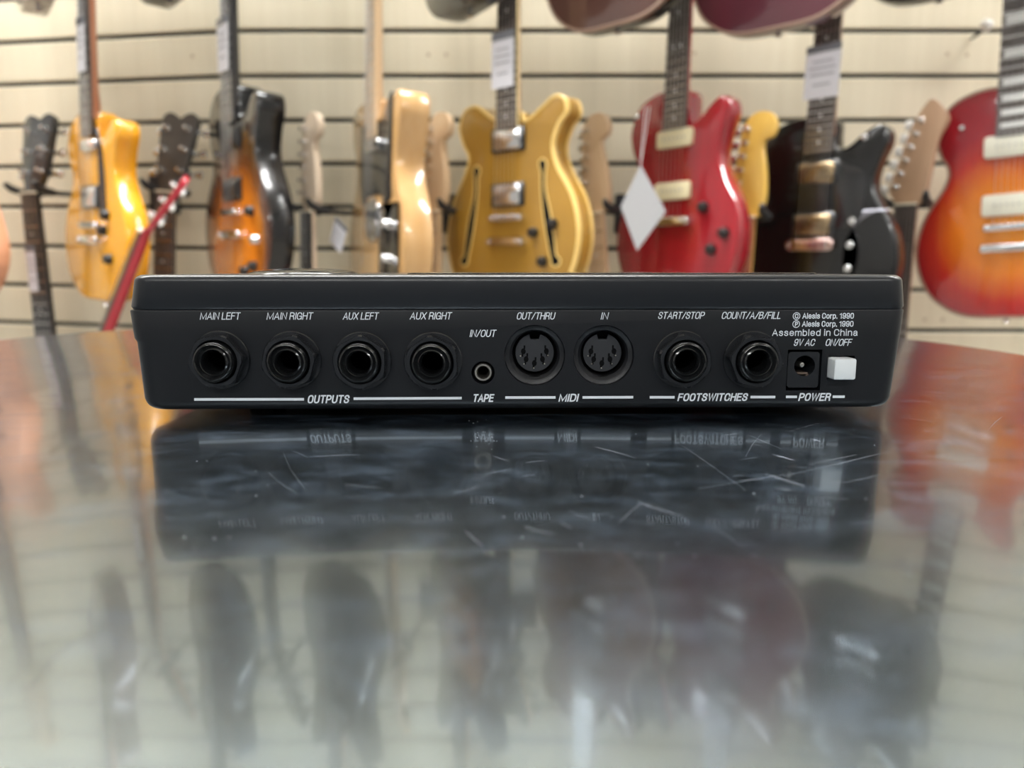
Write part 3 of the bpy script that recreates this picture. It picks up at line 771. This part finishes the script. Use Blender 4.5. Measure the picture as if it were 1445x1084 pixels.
def knob(mats, r=.0105, h=.012):
    b = MB(); b.lathe([(r * .98, 0), (r, -.002), (r * .9, -.005), (r * .84, -h), (r * .7, -h - .001)], n=24, cap1=True); return b.mesh('knob', mats, 40)
def lever(mats):
    b = MB(); b.lathe([(.006, 0), (.006, -.003), (.0022, -.004), (.0015, -.016), (.0022, -.018)], n=14, cap1=True); return b.mesh('toggle_switch', mats, 40)

def guitar(label, group, B, tilt, yaw, style='lp', front=None, side=None, t=.045, neck=None, board=None, head='three', head_m=None, binding=None,
           bscale=(1, 1), gear='none', dots='dot', tuners=None, big=False, neckbind=None, lean=0, plates=True, zend=.172, face_r=.004):
    """hanging electric guitar; the Empty sits at the bridge, strings run up local z, the top faces -y"""
    M = Matrix.Translation(B) @ Matrix.Rotation(tilt, 4, 'Y') @ Matrix.Rotation(math.radians(yaw), 4, 'Z') @ Matrix.Rotation(math.radians(lean), 4, 'X')
    g = thing('electric_guitar', label, 'guitar', group, M)
    out_ = spline([(x * bscale[0], z * bscale[1]) for x, z in BODY[style]], 5)
    b = MB(); b.prism(out_, 0, t, 0, r=face_r, mis=[0, 0, 1, 1, 1], cap0=True, cap1=2)
    b.build('body', [front, side], g, sharp=30)
    if binding:
        b = MB()
        rs = [[(x, y, z) for x, z in inset(out_, d)] for d, y in ((.0045, -.0006), (.0005, -.0006), (-.0008, .0008), (-.0008, .0075), (.0008, .0078), (.0045, .001))]
        b.loft(rs + [rs[0]], 0, False, False); b.build('binding', binding, g, sharp=40)
        if style == 'semi':
            b = MB(); rs = [[(x, t - y, z) for x, y, z in r_] for r_ in rs]
            b.loft(rs + [rs[0]], 0, False, False); b.build('binding', binding, g, sharp=40)
    joint = .205
    link('neck', cached(('neck', neck.name), lambda: neck_mesh(neck, joint)), g)
    fb = link('fretboard', cached(('fb', board.name, dots, zend), lambda: fretboard_mesh([board, M_fret, M_white_dot], dots, zend)), g)
    if neckbind:
        nb = MB()
        for sx in (-1, 1): nb.loft([[(sx * fw(z) - .0006, y, z), (sx * fw(z) + .0010, y, z), (sx * fw(z) + .0010, y2, z), (sx * fw(z) - .0006, y2, z)] for z in (zend, SL) for y, y2 in ((-.0048, -.0094),)])
        nb.build('edge_binding', neckbind, fb)
    nt = MB(); nt.box((0, -.0085, SL + .002), (.0425, .009, .004), 0); nt.build('nut', M_nutbone, g)
    hm = head_m or neck
    hd = link('headstock', cached(('head', head, hm.name, neck.name), lambda: head_mesh(head, [hm, neck])), g)
    hang = HEADS[head][1]
    hd.location = (0, -.002 if hang else .0005, SL + .003); hd.rotation_euler = (-math.radians(hang), 0, 0)
    tm = tuners or M_chrome
    if head == 'three': tp_ = [(sx, sx * .026, .045 + .046 * i) for sx in (-1, 1) for i in range(3)]
    elif head == 'six': tp_ = [(-1, -.024 + .0022 * i, .038 + .0255 * i) for i in range(6)]
    else: tp_ = [(-1, -.026 + .0060 * i, .036 + .026 * i) for i in range(6)]
    for sx, x, z in tp_:
        link('tuner', cached(('tn', sx, tm.name, big), lambda: tuner_mesh(sx, [M_chrome, tm], big)), hd, (x, 0, z))
    for i in range(6):
        xb, xn = -.026 + .0104 * i, -.0175 + .007 * i
        link('string', cached(('st', i), lambda: MB().tube([(xb, -.0125, -.004), (xn, -.0128, SL + .003)], .0005 - .00004 * i, 5).mesh('string', M_steel)), g)
    def put(name, me, x, z, y=0, label=None): return link(name, me, g, (x, y, z), label)
    hb = lambda mm, nm: cached(('hb', nm), lambda: humbucker(mm))
    kb_ = cached(('knob',), lambda: knob(M_knob)); kc = cached(('knobc',), lambda: knob(M_chrome, .0095, .014))
    tom = cached(('tom',), lambda: bar(.088, .013, .006, -.006, M_chrome, 'bridge', True, True))
    stop = cached(('stop',), lambda: bar(.096, .016, .008, -.006, M_chrome, 'tailpiece'))
    tgl = cached(('tgl',), lambda: lever(M_chrome))
    def plate(name, pts, y, mm, k=4):
        pb = MB(); pb.prism(spline(pts, k), y, .0002, 0, r=.0006); pb.build(name, mm, g)
    if gear == 'yellow':
        plate('pickguard', [(.012, .175), (.032, .190), (.055, .15), (.066, .10), (.070, .05), (.070, .02), (.045, .012), (.040, .03), (.040, .10), (.034, .165)], -.0026, M_black_plastic)
        put('pickup', cached(('tn_pu',), lambda: bar(.075, .024, .007, -.001, M_chrome, 'pickup', False)), 0, .155)
        put('pickup', hb([M_chrome, M_black_plastic], 'c'), 0, .055)
        put('bridge', tom, 0, 0); put('tailpiece', stop, 0, -.030)
        for x, z in ((.075, .02), (.085, -.065), (.06, -.01)): put('knob', kb_, x, z)
    elif gear == 'burst2':
        put('pickup', hb([M_black_plastic, M_black_plastic], 'bb'), 0, .145); put('pickup', hb([M_black_plastic, M_black_plastic], 'bb'), 0, .045)
        put('bridge', tom, 0, 0); put('tailpiece', stop, 0, -.045)
        for x, z in ((.088, .0), (.10, -.105), (.06, -.115)): put('knob', kb_, x, z)
        put('knob', kc, .112, -.055)
    elif gear == 'tele':
        plate('pickguard', [(-.068, .205), (-.03, .20), (.03, .198), (.05, .205), (.082, .235), (.100, .238), (.098, .17), (.094, .09), (.094, .052), (.055, .045), (.045, .062), (-.045, .062), (-.052, .045), (-.072, .06), (-.078, .13)], -.0028, M_black_plastic)
        put('pickup', cached(('tn_pu',), lambda: bar(.075, .024, .007, -.001, M_chrome, 'pickup', False)), 0, .158)
        put('bridge_plate', cached(('tplate',), lambda: bar(.078, .085, .004, .0002, M_chrome, 'bridge_plate', False, True)), 0, .015)
        put('control_plate', cached(('cplate',), lambda: bar(.032, .155, .0025, .0002, M_chrome, 'control_plate', False)), .085, -.035)
        for z in (.005, -.06): put('knob', kc, .085, z, -.002)
        put('jack_plate', cached(('jplate',), lambda: MB().lathe([(.016, .004), (.016, -.002), (.007, -.003), (.0065, .001)], n=20).mesh('jack_plate', M_chrome)), .12, -.105)
    elif gear == 'semi':
        put('pickup', hb([M_chrome, M_black_plastic], 'c'), 0, .150); put('pickup', hb([M_chrome, M_black_plastic], 'c'), 0, .045)
        put('bridge', tom, 0, 0); put('tailpiece', stop, 0, -.046)
        for x, z in ((.068, -.030), (.092, -.085), (.115, -.015)): put('knob', kb_, x, z)
        for sx in (-1, 1):
            fh = [(.078, .098), (.086, .106), (.094, .098), (.092, .080), (.093, .050), (.106, .005), (.117, -.045), (.121, -.072), (.131, -.082), (.126, -.092), (.114, -.090), (.110, -.075), (.098, -.030), (.089, .015), (.084, .060), (.084, .082)]
            rim = inset(spline([(sx * x, z) for x, z in fh], 4), -.003)
            fo = MB(); fo.prism(rim, -.0008, .0004, 0); fo = fo.build('sound_hole', M_gbind, g)
            fi = MB(); fi.prism(spline([(sx * x, z) for x, z in fh], 4), -.0012, .0003, 0); fi.build('opening', M_void, fo)
    elif gear == 'p90':
        for z in (.155, .055): put('pickup', cached(('sb',), lambda: soapbar([M_cream, M_nickel])), 0, z)
        put('bridge', cached(('wrap',), lambda: bar(.098, .018, .010, -.005, M_chrome, 'bridge', True, False)), 0, -.004)
        for x, z in ((.075, .02), (.098, -.060), (.125, -.03)): put('knob', kb_, x, z)
        put('strap_button', cached(('sbtn',), lambda: knob(M_chrome, .006, .008)), -.098, .21)
    elif gear == 'black':
        plate('pickguard', [(.033, .16), (.052, .15), (.090, .13), (.095, .08), (.085, .035), (.040, .03), (.038, .08)], -.0026, M_black_plastic)
        put('pickup', hb([M_gold_hw, M_black_plastic], 'g'), 0, .135)
        put('pickup', hb([M_gold_hw, M_black_plastic], 'g'), 0, .035)
        put('bridge', cached(('wrapg',), lambda: bar(.098, .024, .010, -.005, [mat('pinkish_nickel', (.62, .46, .42), .2, metal=1)], 'bridge', True, True)), 0, -.004)
        put('control_plate', cached(('cplate2',), lambda: bar(.027, .17, .0025, .0002, mat('grey_control_plate', (.30, .30, .34), .25, metal=.8), 'control_plate', False)), .078, -.025)
        for z in (.04, -.005, -.05): put('knob', cached(('knobs',), lambda: knob(M_chrome, .008, .010)), .078, z, -.002)
        put('toggle_switch', tgl, .085, .195)
    elif gear == 'cburst':
        for z in (.155, .043): put('pickup', cached(('sb2',), lambda: soapbar([M_cream2, M_nickel], .094, .042)), 0, z)
        put('bridge', tom, 0, 0); put('tailpiece', stop, 0, -.040)
        put('strap_button', cached(('sbtn',), lambda: knob(M_chrome, .006, .008)), -.085, .20)
        for x, z in ((.08, .0), (.11, -.07), (.06, -.08)): put('knob', kb_, x, z)
    elif gear == 'plain':
        for z in (.145, .045): put('pickup', hb([M_black_plastic, M_black_plastic], 'bb'), 0, z)
        put('bridge', tom, 0, 0); put('tailpiece', stop, 0, -.045)
        for x, z in ((.085, .0), (.10, -.08), (.06, -.06)): put('knob', kb_, x, z)
    if gear != 'none':
        end = MB(); end.lathe([(.0035, 0), (.0035, -.006), (.007, -.008), (.0075, -.010), (.004, -.0115)], n=16, cap1=True)
        eo = end.build('strap_pin', M_chrome, g); eo.location = (0, t / 2, out_[0][1] + .0005); eo.rotation_euler = (PI / 2, 0, 0)
    g['_M'] = [c for r_ in M for c in r_]
    return g, M

def hanger(M, plate_dx, desc, vis=True):
    """wall hanger: plate hooked on the slatwall, arm, and a foam yoke under the headstock"""
    p = M @ Vector((0, .032, SL + .006)); n_ = Vector((p.x + plate_dx, WY - .006, p.z + .01))
    h = thing('guitar_hanger', f'black wall hanger holding {desc}', 'hanger', 'wall hangers for guitars', Matrix.Translation(n_))
    MB().box((0, -.002, -.005), (.062, .016, .088), 0, bev=.003).build('back_plate', M_blackhang, h)
    lp = p - n_
    MB().tube([(0, -.008, 0), lp * .6 + Vector((0, 0, -.004)), lp], .0055, 10).build('arm', M_blackhang, h)
    R3 = M.to_3x3()
    for sx in (-1, 1):
        q = [Vector((0, .032, SL + .006)), Vector((sx * .022, .031, SL + .004)), Vector((sx * .034, .022, SL + .004)), Vector((sx * .037, .004, SL + .006)), Vector((sx * .040, -.016, SL + .012)), Vector((sx * .044, -.026, SL + .022))]
        MB().tube([M @ v - n_ for v in q], [.007, .0075, .0075, .0075, .0075, .005], 10).build('yoke_prong', M_blackhang, h)

def anchors(pa, pb, Y):
    A, Bp = P(*pa, Y), P(*pb, Y); d = Bp - A
    return A, math.atan2(d.x, d.z)

def price_tag(M, z, w_, h_, label, dx=0, paper=None, roll=0, y=-.016):
    T = M @ Matrix.Translation((dx, y, z)) @ Matrix.Rotation(roll, 4, 'Y')
    t_ = thing('price_tag', label, 'price tag', 'price tags on the guitar necks', T)
    MB().box((0, 0, 0), (w_, .0008, h_), 0).build('card', paper or M_paper, t_)
    for k, (a, wk) in enumerate(((.30, .6), (.16, .75), (.02, .7), (-.20, .5))):
        MB().box((0, -.0006, h_ * a), (w_ * wk, .0003, h_ * .035), 0).build('printed_line', M_tagprint, t_)
    MB().box((0, -.0003, h_ * .5 + h_ * .08), (w_ * .98, .0024, h_ * .16), 0).build('sleeve', M_sleeve, t_)
    return t_

GM, GL, GU = 'electric guitars hanging in the middle row', 'electric guitars hanging in the low row', 'electric guitars hanging in the top row'
mid = {}
def middle(key, desc, label, pa, pb, Y, yaw, dxp, **kw):
    B, tilt = anchors(pa, pb, Y)
    g, M = guitar(label, GM, B, tilt, yaw, **kw); mid[key] = M
    hanger(M, dxp, desc)
middle('peach', 'the peach guitar', 'peach guitar beside the yellow one, only a sliver of its body showing', (-94, 318), (-106, 0), 1.52, -20, .03,
       style='strat', front=M_peach, side=M_peach, neck=M_maple, board=M_rose, head='six', gear='plain')
middle('yellow', 'the yellow guitar', 'yellow single-cutaway guitar with a black pickguard and rosewood fretboard', (131, 318), (123, 0), 1.52, -41, .03,
       style='lp', front=M_yellow, side=M_yellow, neck=M_maho, board=M_rose, head='three', head_m=M_black_neck, gear='yellow', bscale=(1, .90), t=.046, face_r=.008)
middle('burst2', 'the orange and black sunburst guitar', 'glossy black guitar with an orange sunburst lower body and black pickups', (330, 300), (324, 0), 1.52, -48, .03,
       style='lp', front=M_burst, side=M_black_body, neck=M_black_neck, board=M_ebony, head='three', gear='burst2', t=.055, face_r=.006)
middle('tele', 'the blonde guitar', 'natural blonde wood guitar with a black pickguard and maple neck', (528, 322), (529, 0), 1.50, -60, .03,
       style='tele', front=M_blonde, side=M_blonde, neck=M_maple, board=M_maple, head='six', gear='tele', t=.060, face_r=.006)
middle('gold', 'the gold guitar with sound holes', 'gold double-cutaway guitar with two sound holes, cream edging and chrome pickups', (717, 308), (720, 0), 1.50, -41, .03,
       style='semi', front=M_gold, side=M_gold, neck=M_maple, board=M_rose, head='three', head_m=M_black_neck, gear='semi', binding=M_gbind, t=.048, neckbind=M_binding)
middle('red', 'the cherry red guitar', 'cherry red single-cutaway guitar with two cream pickups', (949, 310), (963, 0), 1.50, -51, .03,
       style='lp', front=M_cherry, side=M_cherry, neck=M_red_neck, board=M_rose, head='three', head_m=M_black_neck, gear='p90', bscale=(.93, 1), t=.048, face_r=.008)
middle('black', 'the black guitar with gold pickups', 'black single-cutaway guitar with gold pickups and a grey control plate', (1146, 343), (1174, 0), 1.50, -46, .03,
       style='lp', front=M_black_body, side=M_black_body, neck=M_maho, board=M_rose, head='three', head_m=M_black_neck, gear='black', bscale=(1.0, .98), t=.045, face_r=.008)
middle('cburst', 'the cherry sunburst guitar', 'cherry sunburst guitar with orange centre, red rim and ivory pickups', (1424, 320), (1438, 0), 1.48, -37, .03,
       style='lp', front=M_cburst, side=M_cside, neck=M_maho, board=M_rose, head='three', head_m=M_black_neck, gear='cburst', dots='block', bscale=(1.0, 1.07), binding=M_ivory, face_r=.006)

def low(desc, label, pn, pl, Y, yaw, dxp, **kw):
    N_, Q = P(*pn, Y), P(*pl, Y); d = (N_ - Q).normalized()
    tilt = math.atan2(d.x, d.z); d = Vector((math.sin(tilt), 0, math.cos(tilt)))
    g, M = guitar(label, GL, N_ - d * SL, tilt, yaw, **kw)
    hanger(M, dxp, desc); return M
mb_ = low('the black neck beside the yellow guitar', 'black guitar neck with black headstock and chrome tuners, first in the low row', (45, 274), (63, 440), 1.62, -20, .10,
          style='lp', front=M_black_body, side=M_black_body, neck=M_black_neck, board=M_ebony, head='three')
low('the dark neck behind the red leaning neck', 'dark guitar neck with brown headstock hanging behind the leaning red neck', (236, 272), (234, 384), 1.60, -15, -.08,
    style='lp', front=M_brown, side=M_brown, neck=M_black_neck, board=M_rose, head='three', head_m=mat('umber_headstock', (.05, .04, .032), .4))
mc_ = low('the pale maple neck next to the sunburst guitar', 'pale maple neck with black fretboard between the sunburst and blonde guitars', (436, 300), (437, 384), 1.57, -48, .09,
          style='strat', front=M_black_body, side=M_black_body, neck=M_maple_pale, board=M_ebony, head='six')
low('the maple neck next to the gold guitar', 'all-maple neck with curled headstock between the blonde and gold guitars', (613, 300), (612, 384), 1.57, -44, .01,
    style='strat', front=M_cside, side=M_cside, neck=M_maple, board=M_maple, head='six')
low('the maple neck between gold and red guitars', 'maple neck with curled headstock between the gold and red guitars', (842, 302), (847, 384), 1.57, -46, .07,
    style='strat', front=M_black_body, side=M_black_body, neck=M_maple, board=M_maple, head='six')
low('the amber maple neck', 'amber yellow maple neck and headstock between the red and black guitars', (1053, 308), (1046, 384), 1.47, -45, -.03,
    style='strat', front=M_brown, side=M_brown, neck=M_maple_aged, board=M_maho, head='six')
low('the brown headstock beside the cherry sunburst guitar', 'brown pointed headstock with pearly tuners over a dark fretboard, beside the black guitar', (1280, 290), (1271, 384), 1.53, -50, -.07,
    style='strat', front=M_black_body, side=M_black_body, neck=M_walnut, board=M_rose, head='point', tuners=M_pearl, big=True)

def upper(desc, label, pb, Y, yaw, **kw):
    bt = P(*pb, Y); B = Vector((bt.x, Y, bt.z + .170))
    g, M = guitar(label, GU, B, 0, yaw, gear='plain', **kw); hanger(M, .02, desc)
upper('the dark brown guitar above the yellow one', 'dark brown guitar in the top row above the yellow guitar, only its bottom rim showing', (34, 8), 1.48, -52, style='lp', front=M_brown, side=M_brown, neck=M_maho, board=M_rose, head='three')
upper('the black guitar above the sunburst one', 'black guitar in the top row between the yellow and sunburst guitars', (222, -4), 1.48, -48, style='lp', front=M_black_body, side=M_black_body, neck=M_black_neck, board=M_ebony, head='three')
upper('the black guitar above the blonde one', 'black guitar in the top row between the sunburst and blonde guitars', (430, -10), 1.48, -48, style='strat', front=M_black_body, side=M_black_body, neck=M_maple, board=M_rose, head='six')
upper('the dark burst guitar above the blonde one', 'dark sunburst guitar with an orange glint in the top row, between blonde and gold guitars', (648, 26), 1.46, -58, style='strat', front=M_dburst, side=M_black_body, neck=M_maple, board=M_rose, head='six')
upper('the brown guitar above the gold one', 'dark mahogany brown guitar in the top row between the gold and red guitars', (862, 38), 1.45, -42, style='lp', front=M_brown, side=M_black_body, neck=M_maho, board=M_rose, head='three', binding=M_ivory)
upper('the wine red guitar above the black one', 'dark wine red guitar in the top row between the red and black guitars', (1092, 42), 1.45, -40, style='lp', front=M_mauve, side=M_mauve, neck=M_maho, board=M_rose, head='three', binding=M_ivory, bscale=(1.06, 1))
upper('the black guitar above the cherry sunburst one', 'black guitar in the top row between the black and cherry sunburst guitars', (1322, -6), 1.47, -40, style='lp', front=M_black_body, side=M_black_body, neck=M_black_neck, board=M_rose, head='three')

# red guitar leaning on a floor stand, seen from its edge
N_, Q = P(204, 328, 1.36), P(152, 462, 1.36); d = (N_ - Q); tl_ = math.atan2(d.x, d.z); d = Vector((math.sin(tl_), 0, math.cos(tl_)))
B_ = N_ - d * SL
g_, M_ = guitar('red guitar on a floor stand, leaning sideways, with red neck and pearly tuners', None, B_, tl_, -66, style='lp', front=M_cherry, side=M_cherry, neck=M_red_neck, board=M_rose, head='three', head_m=M_red_neck, tuners=M_pearl, gear='p90')
for o in g_.children:
    if o.name.startswith('headstock'): o.scale = (.72, .8, .72)
base = M_ @ Vector((0, .02, -.15))
st = thing('guitar_stand', 'black floor stand carrying the leaning red guitar behind the table', 'stand', M=Matrix.Translation((base.x, base.y, FLOOR)))
bz_ = base.z - FLOOR
for sx in (-1, 1):
    a = M_ @ Vector((sx * .07, -.012, -.177)) - Vector((base.x, base.y, FLOOR)); c = M_ @ Vector((sx * .07, .058, -.177)) - Vector((base.x, base.y, FLOOR))
    MB().tube([a, (a + c) / 2, c, Vector((c.x, c.y, max(0.01, c.z - .12))), Vector((c.x + (.1 if sx > 0 else -.1), c.y - .05, .008))], .007, 10).build('leg', M_tleg, st)
a = M_ @ Vector((0, .060, -.177)) - Vector((base.x, base.y, FLOOR)); c = M_ @ Vector((0, .060, -.03)) - Vector((base.x, base.y, FLOOR))
MB().tube([Vector((a.x + .12, a.y, .008)), a, c], .008, 10).build('back_brace', M_tleg, st)
cr = [M_ @ Vector((x, .058, -.177)) - Vector((base.x, base.y, FLOOR)) for x in (-.07, 0, .07)]
MB().tube(cr, .007, 10).build('cradle_bar', M_tleg, st)

# price tags
def zat(M, px, py):
    """height up the neck (local z) that shows at this pixel"""
    d = ray(px, py); Mi = M.inverted(); o_ = Mi @ Vector((0, 0, CAM_H)); dd = Mi.to_3x3() @ d
    k = (-.016 - o_.y) / dd.y; q = o_ + dd * k
    return q.z, q.x
for key, px, py, w_, h_, lab in (('yellow', 114, 68, .036, .085, 'narrow white price tag on the neck of the yellow guitar'),
                                 ('burst2', 314, 68, .052, .085, 'white price tag on the neck of the orange and black sunburst guitar'),
                                 ('gold', 709, 90, .056, .088, 'white price tag on the neck of the gold guitar'),
                                 ('black', 1160, 106, .068, .085, 'shiny white price tag on the neck of the black guitar')):
    z, x = zat(mid[key], px, py); price_tag(mid[key], z, w_, h_, lab, x)
z, x = zat(mb_, 45, 383); price_tag(mb_, z, .026, .085, 'slim white price tag on the black neck beside the yellow guitar', x)
z, x = zat(mc_, 437, 332); price_tag(mc_, z, .055, .05, 'small pale tag behind the pale maple neck', x, roll=.5, y=.048)
# grey diamond tag hanging from the red guitar by a thread
Y = 1.40
c4 = [P(*q, Y) for q in ((904, 233), (938, 299), (899, 354), (877, 291))]
cen = sum(c4, Vector()) / 4
tg = thing('hang_tag', 'grey card tag hanging on a thread over the red guitar', 'price tag', M=Matrix.Translation(cen))
b = MB(); b.loft([[tuple(v - cen + Vector((0, dy + (v.x - cen.x) * -.25, 0))) for v in c4] for dy in (0, .001)]); b.build('card', M_paper_grey, tg)
tz_ = P(914, 150, 1.42)
for dx in (-.004, .004):
    MB().tube([c4[0] - cen + Vector((0, .002, 0)), tz_ - cen + Vector((dx, 0, 0))], .0007, 6).build('thread', M_thread, tg)

# white tipped hook in the slatwall
p = P(1391, 36, WY - .05)
hk = thing('wall_hook', 'small display hook with a round white tip in the slatted wall', 'hook', M=Matrix.Translation((p.x, WY, p.z)))
MB().tube([(0, -.002, -.012), (0, -.03, -.010), (0, -.05, 0)], .003, 10).build('rod', M_blackhang, hk)
MB().lathe([(.0005, -.066), (.008, -.064), (.013, -.056), (.013, -.050), (.008, -.043), (.0005, -.041)], n=20).build('tip', M_pearl, hk)
